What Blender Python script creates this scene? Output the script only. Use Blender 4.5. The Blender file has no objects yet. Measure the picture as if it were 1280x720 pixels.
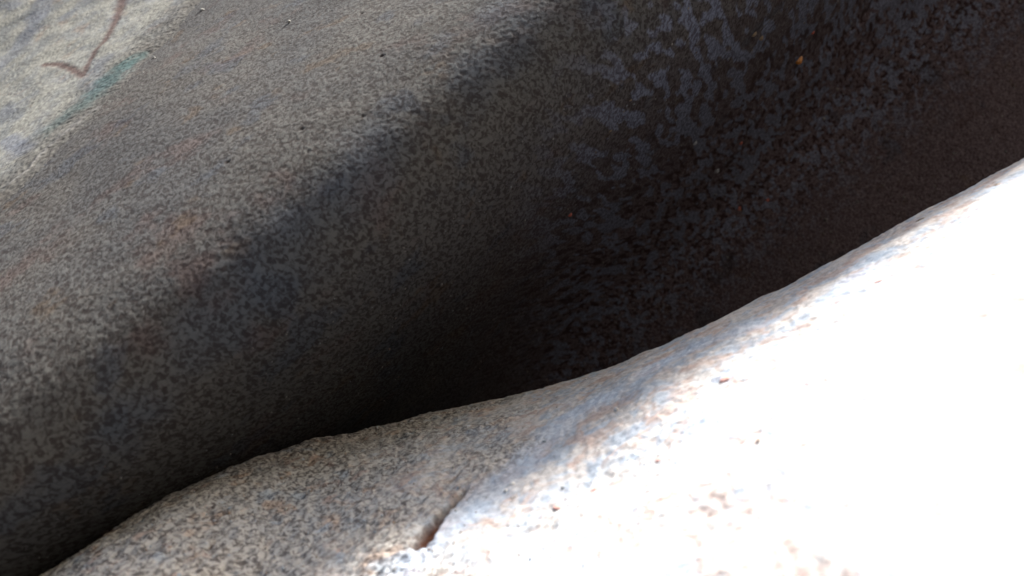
import bpy, math
import numpy as np
from mathutils import Vector
R = math.radians
C = bpy.context.scene.collection
SC = bpy.context.scene
DENSE = 1.0          # mesh density factor

# ------------------------------------------------------------------ camera
F = 1000.0           # focal length in pixels of a 1280 px wide frame
cd = bpy.data.cameras.new('camera'); cam = bpy.data.objects.new('camera', cd); C.objects.link(cam)
# the rocks are modelled in axes square to the view; WORLD turns them and the camera, held askew, to the true vertical
from mathutils import Matrix
UP = Vector((-0.60, 0.62, 0.70)).normalized()         # true up, in those axes
Yh = (Vector((0, 1, 0)) - UP * UP.y).normalized(); Xh = Yh.cross(UP)
WORLD = Matrix((Xh, Yh, UP)).to_4x4()
cam.matrix_world = WORLD @ Matrix.Rotation(R(90), 4, 'X')
cd.sensor_width = 36.0; cd.lens = F * 36.0 / 1280.0
cd.clip_start = 0.005; cd.clip_end = 500
cd.dof.use_dof = True; cd.dof.focus_distance = 0.54; cd.dof.aperture_fstop = 9.0
SC.camera = cam

# ------------------------------------------------------------------ sun and sky
SUN = (WORLD @ Vector((0.36, 0.38, 0.80))).normalized()       # direction towards the sun
elev = math.asin(SUN.z); azim = math.atan2(SUN.x, SUN.y)
w = bpy.data.worlds.new('World'); SC.world = w; w.use_nodes = True
nt = w.node_tree; nt.nodes.clear()
sky = nt.nodes.new('ShaderNodeTexSky'); sky.sky_type = 'NISHITA'; sky.sun_disc = False
sky.sun_elevation = elev; sky.sun_rotation = azim
sky.dust_density = 5.0; sky.ozone_density = 0.3
bg = nt.nodes.new('ShaderNodeBackground'); bg.inputs['Strength'].default_value = 0.05
wo = nt.nodes.new('ShaderNodeOutputWorld')
nt.links.new(sky.outputs[0], bg.inputs[0]); nt.links.new(bg.outputs[0], wo.inputs[0])
ld = bpy.data.lights.new('sun', 'SUN'); ld.energy = 5.0; ld.angle = R(10.0); ld.color = (1.0, 0.96, 0.90)
sun = bpy.data.objects.new('sun', ld); C.objects.link(sun)
sun.rotation_euler = (-SUN).to_track_quat('-Z', 'Y').to_euler()
sun.location = SUN * 5
SC.view_settings.view_transform = 'Standard'; SC.view_settings.look = 'None'
SC.view_settings.exposure = 2.85; SC.view_settings.gamma = 1.0
SC.view_settings.use_curve_mapping = False
SC.render.engine = 'CYCLES'; SC.cycles.max_bounces = 6; SC.cycles.diffuse_bounces = 5

# ------------------------------------------------------------------ noise
rng = np.random.RandomState(7)
PERM = rng.permutation(4096)
GR = rng.normal(size=(4096, 3)); GR /= np.linalg.norm(GR, axis=1)[:, None]
def noise(P, period, seed=0):
    """gradient noise, about -1..1, P is (n,3)"""
    Q = P / period + np.array([17.3, 41.7, 5.1]) + seed * 11.37
    I = np.floor(Q).astype(np.int64); f = Q - I
    u = f * f * f * (f * (f * 6 - 15) + 10)
    out = np.zeros(len(P))
    for dx in (0, 1):
        wx = u[:, 0] if dx else 1 - u[:, 0]
        for dy in (0, 1):
            wy = u[:, 1] if dy else 1 - u[:, 1]
            for dz in (0, 1):
                wz = u[:, 2] if dz else 1 - u[:, 2]
                h = PERM[(I[:, 0] + dx) & 4095]
                h = PERM[(h + I[:, 1] + dy) & 4095]
                h = PERM[(h + I[:, 2] + dz) & 4095]
                g = GR[h]
                d = g[:, 0] * (f[:, 0] - dx) + g[:, 1] * (f[:, 1] - dy) + g[:, 2] * (f[:, 2] - dz)
                out += wx * wy * wz * d
    return out * 1.6
def sstep(a, b, x):
    t = np.clip((x - a) / (b - a), 0, 1); return t * t * (3 - 2 * t)
def ray(px, py): return ((px - 640) / F, (360 - py) / F)

# ------------------------------------------------------------------ macro shapes
# boulder: front face y = f(x, z); a blunt ridge runs up to the right, the face below it leans away into the gap
M1, M3, T1, T2, WR = -1.35, -0.5, 0.30, 0.2, 0.036
def f_boulder(x, z):
    s = (x + 0.190) * 0.66 - (z - 0.055) * 0.75 - .105        # distance to the lower right of the ridge
    t = (x + 0.190) * 0.75 + (z - 0.055) * 0.66        # distance along the ridge
    w_ = WR
    m1, m2 = M1, 5.0
    h = 0.5 * (m1 + m2) * s + 0.5 * (m2 - m1) * (np.sqrt(s * s + w_ * w_) - w_) + M3 * np.clip(-s - .22, 0, .6) ** 2
    y = 0.390 + h + T1 * t + T2 * np.clip(-0.08 - t, 0, .6) ** 2
    y = y + 1.2 * np.clip(s - 0.85, 0, None) ** 2
    y = y + 0.9 * np.clip(-s - 0.8, 0, None) ** 2 + 1.0 * np.clip(np.abs(t - .2) - 1.3, 0, None) ** 2
    lim = 1.05 + 6.0 * np.clip(.10 - s, 0, .4)
    return lim - np.logaddexp(0, (lim - y) * 7) / 7      # bends round into the back of the gap
# low rock in front: its crest as the photograph shows it
CP = np.array([(-900, 1330, .30), (-400, 1010, .34), (-100, 812, .345), (60, 716, .385), (100, 689, .395), (140, 663, .405), (200, 627, .423), (260, 596, .445),
 (300, 580, .463), (350, 563, .488), (400, 550, .515), (450, 538, .540), (500, 526, .555), (600, 503, .560), (680, 487, .535),
 (730, 472, .518), (800, 445, .494), (900, 398, .484), (1000, 348, .479), (1100, 294, .477), (1160, 262, .475),
 (1200, 241, .474), (1280, 197, .470), (1450, 110, .42), (1800, -20, .37), (2400, -150, .30)], float)
CU = (CP[:, 0] - 640) / F; CT = (360 - CP[:, 1]) / F; CY = CP[:, 2]
gx = np.linspace(-1.4, 0.7, 1401)
gy = np.interp(gx, CU * CY, CY); gz = np.interp(gx, CU * CY, CT * CY)
def smooth(a, n):
    k = np.hanning(n + 2)[1:-1]; k /= k.sum()
    return np.convolve(np.pad(a, n // 2, mode='edge'), k, 'valid')[:len(a)]
gy = smooth(gy, 31); gz = smooth(gz, 25)
gzp = smooth(np.gradient(gz, gx), 25); gyp = smooth(np.gradient(gy, gx), 25)
gu = gx / gy
gs = (gz / gy - gu * gzp) / (1 - gu * gyp)
def z_ledge(x, y):
    xc = np.clip(x, gx[0], gx[-1])
    yc = np.interp(xc, gx, gy); zc = np.interp(xc, gx, gz); sl = np.interp(xc, gx, gs)
    d = y - yc
    q = np.where(d < 0, (1.2 + 1.3 * np.clip((-.05 - x) / .2, 0, 1)) * d * d / (1 + 1.5 * np.abs(d)), 3.2 * d * d / (1 + 1.0 * np.abs(d)))
    # the rock ends in front, a hand's width before the lens, and to the right of the frame
    e0 = 0.165 + 0.8 * np.clip(-x, 0, .12)
    end = 9.0 * np.clip(e0 - y, 0, .15) ** 2 + 2.6 * np.clip(e0 - .15 - y, 0, 1) + 3.0 * np.clip(x - 0.42, 0, .5) ** 2 + 1.5 * np.clip(x - 0.8, 0, 1)
    return zc + sl * d / (1 + 0.8 * np.abs(d)) - q - end

def hit_boulder(px, py):
    u, v = ray(px, py); y = 0.6
    lo, hi = 0.2, 2.4
    for y in np.linspace(0.2, 2.4, 900):
        if f_boulder(np.array([u * y]), np.array([v * y]))[0] <= y: break
    return np.array([u * y, y, v * y])
def hit_ledge(px, py):
    u, v = ray(px, py)
    for y in np.linspace(0.06, 0.9, 1600):
        if z_ledge(np.array([u * y]), np.array([y]))[0] >= v * y: break
    return np.array([u * y, y, v * y])

def graded(a, b, c, d, n_in, grow=1.06):
    """coordinates: even steps in b..c, growing steps out to a and d"""
    inner = list(np.linspace(b, c, n_in)); st = inner[1] - inner[0]
    L = []; p = b; s = st
    while p > a: s = min(s * grow, 0.05); p -= s; L.append(p)
    Rr = []; p = c; s = st
    while p < d: s = min(s * grow, 0.05); p += s; Rr.append(p)
    return np.array(L[::-1] + inner + Rr)

def link_mesh(name, V, quads, mat, parent=None, attrs=None, extra=None):
    me = bpy.data.meshes.new(name)
    nq = len(quads); idx = quads.ravel()
    starts = np.arange(nq) * 4; tot = np.full(nq, 4)
    if extra:
        ex = np.concatenate([np.array(e) for e in extra])
        st2 = []; p = len(idx)
        for e in extra: st2.append(p); p += len(e)
        idx = np.concatenate([idx, ex]); starts = np.concatenate([starts, st2]); tot = np.concatenate([tot, [len(e) for e in extra]])
    me.vertices.add(len(V)); me.vertices.foreach_set('co', V.astype(np.float32).ravel())
    me.loops.add(len(idx)); me.loops.foreach_set('vertex_index', idx.astype(np.int32))
    me.polygons.add(len(starts)); me.polygons.foreach_set('loop_start', starts.astype(np.int32))
    me.update(calc_edges=True); me.validate()
    me.polygons.foreach_set('use_smooth', np.ones(len(me.polygons), bool))
    for k, a in (attrs or {}).items():
        at = me.attributes.new(k, 'FLOAT', 'POINT')
        at.data.foreach_set('value', a.astype(np.float32))
    me.materials.append(mat)
    o = bpy.data.objects.new(name, me); C.objects.link(o); o.parent = parent
    return o
def grid_quads(nu, nv, off=0, flip=False):
    i = np.arange(nu * nv).reshape(nu, nv) + off
    q = np.stack([i[:-1, :-1], i[1:, :-1], i[1:, 1:], i[:-1, 1:]], -1).reshape(-1, 4)
    return q[:, ::-1] if flip else q
def border(nu, nv):
    i = np.arange(nu * nv).reshape(nu, nv)
    return np.concatenate([i[:, 0], i[-1, 1:], i[-2::-1, -1], i[0, -2:0:-1]])
def close_back(V, nu, nv, quads, shift, flip, attrs):
    """shut the rough sheet to a solid: a rim and a flat far side"""
    b = border(nu, nv); n = len(b); off = len(V)
    Vb = shift(V[b].copy()); V2 = np.concatenate([V, Vb])
    nb = np.roll(np.arange(n), -1)
    rim = np.stack([b, off + np.arange(n), off + nb, b[nb]], -1)
    if flip: rim = rim[:, ::-1]
    cap = list(off + np.arange(n))
    if not flip: cap = cap[::-1]
    at = {k: np.concatenate([a, np.zeros(n)]) for k, a in attrs.items()}
    return V2, np.concatenate([quads, rim]), [cap], at

def seg_dist(P, pts):
    """distance to a polyline and how far along it (0..1)"""
    best = np.full(len(P), 1e9); par = np.zeros(len(P)); n = len(pts) - 1
    for k in range(n):
        a, b = pts[k], pts[k + 1]; ab = b - a
        t = np.clip(((P - a) @ ab) / (ab @ ab), 0, 1)
        d = np.linalg.norm(P - (a + t[:, None] * ab), axis=1)
        m = d < best; best[m] = d[m]; par[m] = (k + t[m]) / n
    return best, par

# ------------------------------------------------------------------ materials
def new_mat(name, rough=0.9, spec=0.25):
    m = bpy.data.materials.new(name); m.use_nodes = True
    b = m.node_tree.nodes['Principled BSDF']
    b.inputs['Roughness'].default_value = rough; b.inputs['Specular IOR Level'].default_value = spec
    return m, m.node_tree, b
class NT:
    def __init__(s, t): s.t = t; s.co = t.nodes.new('ShaderNodeTexCoord').outputs['Object']
    def noise(s, scale, detail=2, rough=.5, dist=0, off=0, sq=None):
        n = s.t.nodes.new('ShaderNodeTexNoise'); n.inputs['Scale'].default_value = scale
        n.inputs['Detail'].default_value = detail; n.inputs['Roughness'].default_value = rough; n.inputs['Distortion'].default_value = dist
        mp = s.t.nodes.new('ShaderNodeMapping'); mp.inputs['Location'].default_value = (off, off * .7, off * 1.3)
        if sq: mp.inputs['Scale'].default_value = sq
        s.t.links.new(s.co, mp.inputs[0]); s.t.links.new(mp.outputs[0], n.inputs['Vector'])
        return n.outputs['Fac']
    def ramp(s, f, lo, hi):
        r = s.t.nodes.new('ShaderNodeMapRange'); r.interpolation_type = 'SMOOTHSTEP'
        r.inputs['From Min'].default_value = lo; r.inputs['From Max'].default_value = hi
        s.t.links.new(f, r.inputs['Value']); return r.outputs[0]
    def mul(s, a, b, op='MULTIPLY'):
        m = s.t.nodes.new('ShaderNodeMath'); m.operation = op
        for k, v in ((0, a), (1, b)):
            if isinstance(v, (int, float)): m.inputs[k].default_value = v
            else: s.t.links.new(v, m.inputs[k])
        return m.outputs[0]
    def mix(s, f, a, b, mode='MIX'):
        m = s.t.nodes.new('ShaderNodeMix'); m.data_type = 'RGBA'; m.blend_type = mode
        if isinstance(f, (int, float)): m.inputs[0].default_value = f
        else: s.t.links.new(f, m.inputs[0])
        for k, v in ((6, a), (7, b)):
            if isinstance(v, tuple): m.inputs[k].default_value = (*v, 1)
            else: s.t.links.new(v, m.inputs[k])
        return m.outputs[2]
    def attr(s, name):
        a = s.t.nodes.new('ShaderNodeAttribute'); a.attribute_name = name; return a.outputs['Fac']
    def bump(s, b, h, strength, dist):
        n = s.t.nodes.new('ShaderNodeBump'); n.inputs['Strength'].default_value = strength; n.inputs['Distance'].default_value = dist
        s.t.links.new(h, n.inputs['Height']); s.t.links.new(n.outputs[0], b.inputs['Normal'])

def boulder_mat():
    m, t, b = new_mat('weathered_boulder', 1.0, .06); n = NT(t); SQ = (1, .5, 1)
    c = n.mix(n.ramp(n.noise(9, 3, off=1), .40, .62), (.0475, .0468, .0450), (.039, .040, .0415))
    c = n.mix(n.attr('lower'), c, (.072, .059, .066))
    c = n.mix(n.mul(n.ramp(n.noise(24, 4, .6, off=4), .54, .68), .4), c, (0.048, 0.030, 0.027))     # maroon
    c = n.mix(n.mul(n.ramp(n.noise(34, 3, .6, off=9), .60, .70), .5), c, (0.050, 0.036, 0.024))     # ochre
    c = n.mix(n.mul(n.ramp(n.noise(30, 3, .5, off=15), .58, .68), .45), c, (0.029, 0.036, 0.048))     # slate blue
    c = n.mix(n.mul(n.attr('band'), .5), c, (.034, .043, .058))
    c = n.mix(n.mul(n.attr('patch'), .9), c, (.090, .103, .142))
    sp = n.ramp(n.noise(430, 2, .55, .7, off=3, sq=SQ), .36, .64)
    c = n.mix(1.0, c, n.mix(sp, (.50, .44, .44), (1.22, 1.22, 1.22)), 'MULTIPLY')
    c = n.mix(n.mul(n.attr('pore'), .85), c, (.016, .008, .008))
    c = n.mix(n.mul(n.attr('dark'), .9), c, (.02, .012, .012))
    t.links.new(c, b.inputs['Base Color'])
    n.bump(b, n.noise(430, 3, .6, .6, off=3, sq=SQ), .30, .0012)
    return m
def crust_mat():
    m, t, b = new_mat('pale_crust', 1.0, .06); n = NT(t); SQ = (1, .4, 1)
    c = n.mix(n.ramp(n.noise(30, 4, .6, off=2, sq=SQ), .40, .62), (.134, .135, .122), (.098, .103, .102))
    c = n.mix(n.mul(n.ramp(n.noise(24, 3, .6, off=7, sq=SQ), .52, .66), .5), c, (.075, .083, .100))
    c = n.mix(n.mul(n.ramp(n.noise(34, 3, .6, off=12, sq=SQ), .58, .70), .45), c, (.125, .095, .075))
    c = n.mix(n.mul(n.attr('blue'), .6), c, (.070, .080, .104))
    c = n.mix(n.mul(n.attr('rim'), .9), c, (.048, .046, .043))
    c = n.mix(n.mul(n.attr('teal'), .8), c, (.026, .054, .056))
    c = n.mix(n.mul(n.attr('seam'), .5), c, (.105, .105, .104))
    c = n.mix(n.mul(n.attr('crack'), .8), c, (.048, .026, .024))
    sp = n.ramp(n.noise(300, 2, .6, .5, off=3, sq=SQ), .3, .66)
    c = n.mix(1.0, c, n.mix(sp, (.66, .64, .66), (1.08, 1.08, 1.08)), 'MULTIPLY')
    t.links.new(c, b.inputs['Base Color'])
    n.bump(b, n.noise(260, 3, .6, .3, off=6, sq=SQ), .3, .0012)
    return m
def ledge_mat():
    m, t, b = new_mat('gritty_sandstone', 1.0, .1); n = NT(t)
    c = n.mix(n.ramp(n.noise(14, 3, off=1), .40, .62), (.285, .280, .270), (.250, .256, .262))
    c = n.mix(n.mul(n.ramp(n.noise(60, 3, .6, off=5), .55, .68), .55), c, (.28, .20, .15))
    c = n.mix(n.mul(n.ramp(n.noise(75, 3, .6, off=11), .60, .70), .55), c, (.21, .14, .12))
    c = n.mix(n.mul(n.ramp(n.noise(55, 3, .6, off=19), .55, .67), .55), c, (.21, .26, .32))
    c = n.mix(n.attr('rough'), n.mix(.65, c, n.mix(n.mul(n.ramp(n.noise(70, 3, .6, .5, off=23), .5, .62), .8), n.mix(n.ramp(n.noise(55, 3, .6, .5, off=27), .46, .58), (.32, .315, .32), (.21, .26, .33)), (.26, .19, .17))), c)  # sunlit right side painted paler so that it glares white
    c = n.mix(n.mul(n.attr('blue'), .55), c, (.27, .33, .42))  # bluish glare fringe of the shadow edge, painted into the rock colour
    sp = n.ramp(n.noise(410, 2, .6, .7, off=3), .34, .62)
    lowc = n.mix(n.attr('rough'), (.90, .88, .88), (.30, .28, .29))  # speckle painted fainter on the sunlit side, as if washed out by glare
    c = n.mix(1.0, c, n.mix(sp, lowc, (1.15, 1.15, 1.15)), 'MULTIPLY')
    c = n.mix(n.attr('rust'), c, (.05, .022, .014))
    c = n.mix(n.mul(n.attr('dark'), .85), c, (.055, .040, .038))
    t.links.new(c, b.inputs['Base Color'])
    n.bump(b, n.noise(410, 3, .6, .5, off=6), .5, .0011)
    return m
def flat_mat(name, col, rough=.5, var=.3, spec=.5, trans=0):
    m, t, b = new_mat(name, rough, spec); n = NT(t)
    c = n.mix(n.noise(500, 2), tuple(x * (1 - var) for x in col), tuple(min(1, x * (1 + var)) for x in col))
    t.links.new(c, b.inputs['Base Color']); b.inputs['Transmission Weight'].default_value = trans
    return m
def ground_mat():
    m, t, b = new_mat('dry_sand'); n = NT(t)
    c = n.mix(n.ramp(n.noise(6, 5, off=1), .35, .65), (.05, .045, .04), (.08, .07, .06))
    t.links.new(c, b.inputs['Base Color']); n.bump(b, n.noise(90, 5, .7), .6, .01)
    return m

# ------------------------------------------------------------------ ground
gm = ground_mat()
xs = graded(-60, -1.5, 1.5, 60, 61, 1.25) if False else np.concatenate([-np.geomspace(60, 1.6, 18), np.linspace(-1.5, 1.5, 61), np.geomspace(1.6, 60, 18)])
X, Y = np.meshgrid(xs, xs, indexing='ij')
P = np.stack([X.ravel(), Y.ravel(), np.zeros(X.size)], -1)
P[:, 2] = -0.75 + 0.02 * noise(P, .4) + 0.006 * noise(P, .11, 2)
g = link_mesh('ground', P, grid_quads(len(xs), len(xs)), gm); g['kind'] = 'structure'

# ------------------------------------------------------------------ boulder
def grains(P, seed, per=0.0029):
    a = noise(P, per, seed); b = noise(P, per * .62, seed + 3)
    return np.tanh(2.2 * a) + .55 * b
def boulder_disp(P):
    macro = .004 * noise(P, .16, 1) + .0005 * noise(P, .06, 2) + .0004 * noise(P, .022, 3)
    return macro
def s_of(x, z): return (x + 0.190) * 0.66 - (z - 0.055) * 0.75 - .105
def patch_mask(P, x, z):
    s = s_of(x, z)
    Q = np.stack([P[:, 0] - .25 * P[:, 1], .12 * P[:, 1], P[:, 2] - .17 * P[:, 1]], -1)      # the stone's grain is drawn out along one direction
    a = .6 * noise(Q, .022, 31) + .9 * noise(Q, .0085, 32) + .6 * noise(Q, .0048, 33)
    return sstep(.10, .17, a) * sstep(-.06, .06, s + .5 * (x - .05)) * sstep(-.02, .08, x) * sstep(.30, .17, s)
def build_boulder():
    nx = int(1100 * DENSE); nz = int(640 * DENSE)
    xs = graded(-1.7, -0.50, 0.66, 2.2, nx); zs = graded(-0.80, -0.24, 0.37, 1.9, nz)
    X, Z = np.meshgrid(xs, zs, indexing='ij'); x = X.ravel(); z = Z.ravel()
    y = f_boulder(x, z); P = np.stack([x, y, z], -1)
    patch = patch_mask(P, x, z)
    y = y - boulder_disp(P)
    g = grains(P * np.array([1, 1, 1.35]), 5)
    amp = (.00016 + .00030 * sstep(-.02, .08, s_of(x, z))) * (1 - .85 * patch)
    y = y - amp * g
    # coarse pores of the rougher lower right part
    Qp = np.stack([P[:, 0] - .25 * P[:, 1], .12 * P[:, 1], (P[:, 2] - .17 * P[:, 1]) * 1.15], -1); low = sstep(-.02, .10, s_of(x, z)) * sstep(-.12, .10, x)
    pore = sstep(.10, .30, noise(Qp, .0054, 40) + .4 * noise(Qp, .004, 41)) * low * (1 - .9 * patch) * (1 - .9 * sstep(.17, .30, s_of(x, z)))
    y = y + .0009 * pore
    dark = np.zeros(len(x))
    for (px, py, r) in [(379, 163, 2.4), (387, 191, 1.8), (343, 148, 1.8), (437, 138, 1.6), (478, 70, 1.8), (455, 147, 1.8), (285, 203, 1.8), (1098, 60, 2.2), (452, 16, 1.8), (530, 50, 1.5), (462, 100, 1.5)]:
        c = hit_boulder(px, py); d = np.linalg.norm(P - c, axis=1); k = np.exp(-(d / (r * c[1] / F)) ** 2)
        y = y + .0025 * k; dark = np.maximum(dark, k)
    band_pts = [hit_boulder(*p) for p in [(665, -20), (600, 68), (535, 140), (470, 190), (430, 235), (385, 295), (320, 370), (230, 450), (140, 540)]]
    bd, bt = seg_dist(P, band_pts)
    band = sstep(.030, .002, bd + .012 * noise(P, .02, 51)) * sstep(-.7, .15, noise(P, .04, 52))
    V = np.stack([x, y, z], -1); q = grid_quads(len(xs), len(zs))
    at = {'patch': patch, 'dark': dark, 'band': band, 'pore': pore, 'lower': low}
    def sh(b): b[:, 1] = 3.6; return b
    V, q, cap, at = close_back(V, len(xs), len(zs), q, sh, True, at)
    return link_mesh('rock_face', V, q, boulder_mat(), None, at, cap), (lambda: None)
root = bpy.data.objects.new('boulder', None); C.objects.link(root); root.matrix_world = WORLD
bpy.context.view_layer.update()
root['label'] = 'big dark speckled boulder leaning over the gap, its underside in deep shade'
root['category'] = 'boulder'
def adopt(o, r=root):
    o.parent = r
    return o
r0, _ = build_boulder(); adopt(r0)

# ------------------------------------------------------------------ pale crust, upper left of the boulder
def build_crust():
    xs = np.arange(-0.95, -0.20, .0010 / DENSE); zs = np.arange(.03, .62, .0010 / DENSE)
    X, Z = np.meshgrid(xs, zs, indexing='ij'); x = X.ravel(); z = Z.ravel()
    y = f_boulder(x, z); P = np.stack([x, y, z], -1)
    a, b = hit_boulder(262, 0), hit_boulder(0, 275)
    e = (b - a)[[0, 2]]; e /= np.linalg.norm(e); nrm = np.array([e[1], -e[0]])
    if nrm @ np.array([-1, 1]) < 0: nrm = -nrm
    d = (x - a[0]) * nrm[0] + (z - a[2]) * nrm[1] + .006 * noise(P, .05, 60) + .0025 * noise(P, .015, 61)
    d = np.minimum(d, .40 - np.abs((x - a[0]) * e[0] + (z - a[2]) * e[1] - .12) + .0)  # far ends, outside the frame
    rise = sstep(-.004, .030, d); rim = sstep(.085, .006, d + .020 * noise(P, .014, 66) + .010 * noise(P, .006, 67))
    base = y - boulder_disp(P)
    yy = base + .0012 - .0045 * rise - .0010 * noise(P, .03, 62) * rise - (.00022 + .00025 * rim) * grains(P * np.array([1, 1, 1.3]), 5)
    crk = [hit_boulder(*p) for p in [(158, -30), (155, 2), (146, 28), (134, 50), (120, 66), (110, 84), (106, 95), (92, 88), (78, 82), (58, 82)]]
    cdist, ct = seg_dist(P, crk)
    wd = .0044 + .0040 * sstep(.45, .0, ct)
    crack = sstep(1.15, .1, (cdist + .0020 * noise(P, .008, 63)) / wd * .8)
    yy = yy + .0004 * crack
    tl = [hit_boulder(*p) for p in [(160, 82), (140, 100), (120, 122), (95, 140), (75, 155)]]
    td, tt = seg_dist(P, tl); teal = sstep(.026, .003, td + .010 * noise(P, .010, 64)) * (1 - .5 * tt)
    bl = [hit_boulder(*p) for p in [(70, -20), (45, 30), (20, 70), (-10, 90)]]
    bd, _ = seg_dist(P, bl); b2, _ = seg_dist(P, [hit_boulder(12, 175), hit_boulder(38, 190)])
    blue = np.clip(sstep(.022, .006, bd + .008 * noise(P, .02, 65)) * .8 + sstep(.012, .004, b2), 0, 1)
    sd, _ = seg_dist(P, [hit_boulder(*p) for p in [(124, 136), (108, 148), (84, 170), (60, 190), (40, 212), (18, 232)]]); seam = sstep(.0042, .0004, sd + .0014 * noise(P, .01, 68))
    yy = yy - .0008 * seam
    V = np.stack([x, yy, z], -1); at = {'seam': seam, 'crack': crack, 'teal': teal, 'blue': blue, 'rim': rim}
    q = grid_quads(len(xs), len(zs))
    keep = (rise.reshape(len(xs), len(zs)) > .02)
    k = keep[:-1, :-1] | keep[1:, :-1] | keep[1:, 1:] | keep[:-1, 1:]
    q = q[k.ravel()]
    used = np.unique(q); mp = np.full(len(V), -1); mp[used] = np.arange(len(used))
    # solid: the sheet, and the same outline 6 mm behind it inside the boulder
    return link_mesh('mineral_crust', V[used], mp[q], crust_mat(), None, {k2: a2[used] for k2, a2 in at.items()})
cr = adopt(build_crust())
cr['label'] = 'pale smooth crust with a brown crack and a teal stain'

# ------------------------------------------------------------------ low rock in front
def ledge_fine(P, soft=None):
    return .0013 * noise(P, .07, 71) + .0016 * noise(P, .024, 72)
lroot = bpy.data.objects.new('low_rock', None); C.objects.link(lroot); lroot.matrix_world = WORLD
bpy.context.view_layer.update()
lroot['label'] = 'low pale gritty rock in front, grey in shade at left, glaring in sun at right'
lroot['category'] = 'rock'
def build_ledge():
    nx = int(1000 * DENSE); ny = int(440 * DENSE)
    xs = graded(-1.5, -0.40, 0.36, 1.3, nx); ys = graded(-0.9, 0.24, 0.66, 1.1, ny)
    X, Yg = np.meshgrid(xs, ys, indexing='ij'); x = X.ravel(); y = Yg.ravel()
    z = z_ledge(x, y); P = np.stack([x, y, z], -1)
    z = np.maximum(z + ledge_fine(P), -.75)
    # the grain runs in short streaks up to the right
    Rt = np.stack([(x * .86 + y * .5) * .55, (-x * .5 + y * .86) * .8, z], -1)
    g = grains(Rt, 15, .0028)
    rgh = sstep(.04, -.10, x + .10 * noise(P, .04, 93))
    z = z + (.00040 + .00064 * rgh) * g
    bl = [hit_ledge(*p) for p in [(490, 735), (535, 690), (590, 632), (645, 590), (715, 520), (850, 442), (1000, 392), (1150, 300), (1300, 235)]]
    bdd, _ = seg_dist(P, bl); blue = sstep(.016, .004, bdd + .010 * noise(P, .02, 90)) * sstep(-.3, .1, noise(P, .045, 91))  # fringe colour laid along the edge of the cast shadow
    dark = np.zeros(len(x)); rust = np.zeros(len(x))
    for pts, wpx, dep in [([(524, 680), (535, 664), (548, 648), (558, 636), (570, 624), (582, 611)], 15, .0045), ([(557, 603), (568, 596), (577, 588)], 2.6, .0016),
                     ([(586, 606), (592, 600)], 2.2, .001), ([(262, 685), (270, 673)], 2.2, .0015), ([(415, 617), (424, 604)], 2.2, .0012), ([(438, 618), (448, 610)], 2.0, .0012)]:
        W = [hit_ledge(*p) for p in pts]; d, t = seg_dist(P, W); wd = wpx * W[0][1] / F
        if wpx > 5: wd = wd * (1.0 - .6 * t)
        k = sstep(1.15, .3, d / wd + .35 * noise(P, .004, 80))
        z = z - dep * k; dark = np.maximum(dark, k * (sstep(.35, .5, t) if wpx > 5 else .9))
        if wpx > 5: rust = np.maximum(rust, k * sstep(.65, .4, t))
    V = np.stack([x, y, z], -1); q = grid_quads(len(xs), len(ys))
    def sh(b): b[:, 2] = -.80; return b
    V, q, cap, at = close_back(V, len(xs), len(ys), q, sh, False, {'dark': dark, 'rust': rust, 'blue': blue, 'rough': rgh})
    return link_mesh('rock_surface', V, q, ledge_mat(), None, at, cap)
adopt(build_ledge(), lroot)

# ------------------------------------------------------------------ single coloured grains set in the rocks
def ico(n=2):
    import bmesh
    bm = bmesh.new(); bmesh.ops.create_icosphere(bm, subdivisions=n, radius=1)
    V = np.array([v.co[:] for v in bm.verts]); Fc = np.array([[v.index for v in f.verts] for f in bm.faces]); bm.free()
    return V, Fc
IV, IF = ico(2)
gmats = {'amber': flat_mat('amber_quartz', (.32, .12, .012), .35, .35), 'rust': flat_mat('rust_red_grain', (.20, .035, .02), .6),
         'tan': flat_mat('tan_grain', (.10, .068, .042), .7), 'white': flat_mat('white_quartz', (.42, .42, .42), .6, .15, .2), 'pale': flat_mat('pale_feldspar', (.15, .15, .145), .9, .15, .1),
         'brown': flat_mat('brown_grain', (.34, .19, .17), .9), 'grey': flat_mat('grey_grain', (.16, .17, .19), .8)}
def surf_point(px, py, which):
    c = hit_boulder(px, py) if which == 'b' else hit_ledge(px, py)
    return c
def grain(px, py, rpx, aspect, kind, which, parent, seed):
    c = surf_point(px, py, which); r = rpx * c[1] / F * (.8 if kind == 'white' and which == 'b' else 1)
    rs = np.random.RandomState(seed)
    d = 1 + .22 * noise(IV * 1.0 + seed * 3.1, 1.1, seed)
    V = IV * d[:, None] * (np.array([r, r * .6, r * aspect]) if which == 'b' else np.array([r, r * aspect, r * (.6 if kind == 'white' else .25)]))
    a = rs.uniform(0, .6); ca, sa = math.cos(a), math.sin(a)
    V = V @ (np.array([[ca, 0, sa], [0, 1, 0], [-sa, 0, ca]]) if which == 'b' else np.array([[ca, sa, 0], [-sa, ca, 0], [0, 0, 1]]))
    if which == 'l':
        e = .003; X0, Y0 = np.array([c[0]]), np.array([c[1]])
        nn = np.array([-(z_ledge(X0 + e, Y0) - z_ledge(X0 - e, Y0))[0] / 2 / e, -(z_ledge(X0, Y0 + e) - z_ledge(X0, Y0 - e))[0] / 2 / e, 1.0]); nn /= np.linalg.norm(nn)
        t1 = np.cross([0, 1, 0], nn); t1 /= np.linalg.norm(t1); V = V @ np.array([t1, np.cross(nn, t1), nn])
    me = bpy.data.meshes.new('mineral_grain'); me.from_pydata((V + c).tolist(), [], IF.tolist()); me.materials.append(gmats[kind])
    me.polygons.foreach_set('use_smooth', np.ones(len(me.polygons), bool))
    o = bpy.data.objects.new('mineral_grain', me); C.objects.link(o); o.parent = parent
    return o
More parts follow.
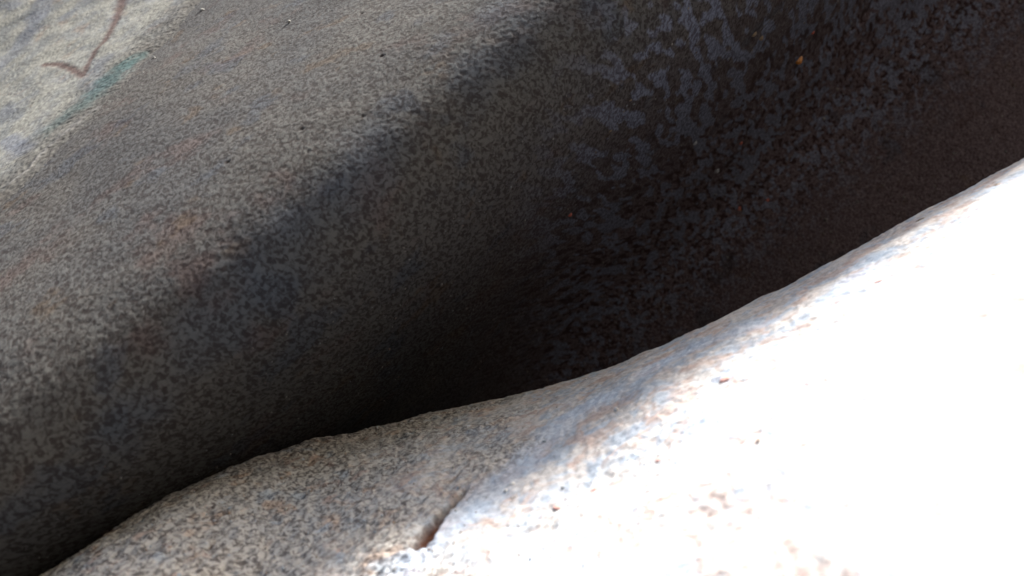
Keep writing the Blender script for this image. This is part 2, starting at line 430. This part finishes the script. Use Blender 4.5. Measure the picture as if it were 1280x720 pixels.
for k, (px, py, r, asp, kind) in enumerate([(998, 73, 5.2, 1.35, 'amber'), (921, 259, 5.5, .9, 'rust'), (923, 263, 3.5, .7, 'amber'), (958, 248, 3.6, 1.3, 'rust'), (951, 47, 3.6, 1.2, 'tan'),
        (942, 42, 4.0, 1.0, 'tan'), (253, 13, 4.0, .7, 'white'), (134, 48, 3.0, .8, 'white'), (180, 92, 3.2, .7, 'white'), (229, 105, 2.8, .8, 'white'), (218, 118, 2.6, .8, 'white'),
        (193, 73, 2.6, .8, 'white'), (361, 27, 2.6, .8, 'white'), (762, 163, 3.0, .8, 'tan'), (895, 213, 4.2, .9, 'grey'), (868, 178, 3.6, 1.0, 'grey'), (26, 385, 1.8, .8, 'white'),
        (925, 178, 3.0, 1, 'rust'), (1015, 40, 3.2, 1, 'rust'), (712, 268, 3.2, 1, 'rust'), (1030, 148, 2.2, .8, 'white'), (557, 78, 2.8, .7, 'tan'), (787, 125, 3, .6, 'tan'), (900, 297, 2.6, .8, 'rust')]):
    o = grain(px, py, r, asp, 'pale' if kind == 'white' else kind, 'b', root, 100 + k)
    if k == 0: o['label'] = 'bright amber grain standing out of the dark face'
for k, (px, py, r, asp, kind) in enumerate([(733, 474, 2.6, 1, 'white'), (795, 491, 5.5, .9, 'white'), (574, 672, 4.0, .9, 'white'), (586, 668, 3.6, 1.3, 'white'), (597, 672, 4.4, .9, 'white'),
        (906, 474, 9.0, .8, 'brown'), (823, 575, 5.0, .8, 'brown'), (696, 634, 5.0, 1.3, 'brown'), (742, 612, 4.5, .7, 'brown'), (1155, 350, 6.0, .7, 'brown'), (1098, 352, 6, .7, 'brown'),
        (800, 548, 6.0, .9, 'brown'), (712, 556, 6.5, .9, 'brown'), (803, 515, 4, .7, 'tan'), (1245, 232, 7, .9, 'tan'), (1150, 275, 6, .6, 'tan'), (640, 605, 4, 1, 'white'), (632, 613, 3, 1, 'white'), (948, 550, 3, 1, 'tan')]):
    grain(px, py, r, asp, kind, 'l', lroot, 200 + k)

# ------------------------------------------------------------------ loose grit on both rocks, one part each
def grit(which, n, parent, seed, rmm, mat):
    rs = np.random.RandomState(seed); V1, F1 = ico(1)
    px = rs.uniform(-150, 1430, n); py = rs.uniform(-120, 840, n); u = (px - 640) / F; v = (360 - py) / F
    y = np.full(n, .1); hit = np.full(n, np.nan)
    for yy in np.linspace(.12, 1.4, 1800):
        t = (z_ledge(u * yy, np.full(n, yy)) >= v * yy) if which == 'l' else (f_boulder(u * yy, v * yy) <= yy)
        m = t & np.isnan(hit); hit[m] = yy
    ok = ~np.isnan(hit) & ((hit < .75) & (u * hit < rs.uniform(-.08, .06, n)) if which == 'l' else ((hit < 1.5) & (s_of(u * hit, v * hit) > .0))); u, v, hit = u[ok], v[ok], hit[ok]; m = len(u)
    Pc = np.stack([u * hit, hit, v * hit], -1)
    if which == 'l': Pc[:, 2] = z_ledge(Pc[:, 0], Pc[:, 1]) + ledge_fine(Pc) + .0001
    else: Pc[:, 1] = f_boulder(Pc[:, 0], Pc[:, 2]) - boulder_disp(Pc) + .0003
    r = rmm * .001 * rs.lognormal(0, .35, m) * (hit / .5)
    sc = rs.uniform(.6, 1.3, (m, 1, 3)); jit = rs.uniform(.8, 1.2, (m, len(V1), 1))
    V = (V1[None] * sc * jit) * r[:, None, None] + Pc[:, None, :]
    Fa = (F1[None] + (np.arange(m) * len(V1))[:, None, None]).reshape(-1, 3)
    me = bpy.data.meshes.new('grit'); V = V.reshape(-1, 3).astype(np.float32)
    me.vertices.add(len(V)); me.vertices.foreach_set('co', V.ravel())
    me.loops.add(Fa.size); me.loops.foreach_set('vertex_index', Fa.ravel().astype(np.int32))
    me.polygons.add(len(Fa)); me.polygons.foreach_set('loop_start', (np.arange(len(Fa)) * 3).astype(np.int32))
    me.update(calc_edges=True); me.materials.append(mat)
    o = bpy.data.objects.new('grit', me); C.objects.link(o); o.parent = parent; o['kind'] = 'stuff'
def grit_mat(name, cols):
    m, t, b = new_mat(name, .8, .3); n = NT(t)
    c = n.mix(n.ramp(n.noise(300, 1, off=3), .4, .6), cols[0], cols[1]); c = n.mix(n.ramp(n.noise(350, 1, off=8), .5, .6), c, cols[2])
    t.links.new(c, b.inputs['Base Color']); return m
grit('b', 5000, root, 5, .5, grit_mat('boulder_grit', [(.10, .095, .09), (.055, .04, .038), (.07, .075, .085)]))
grit('l', 6000, lroot, 6, .75, grit_mat('rock_grit', [(.30, .30, .29), (.20, .15, .12), (.24, .28, .33)]))
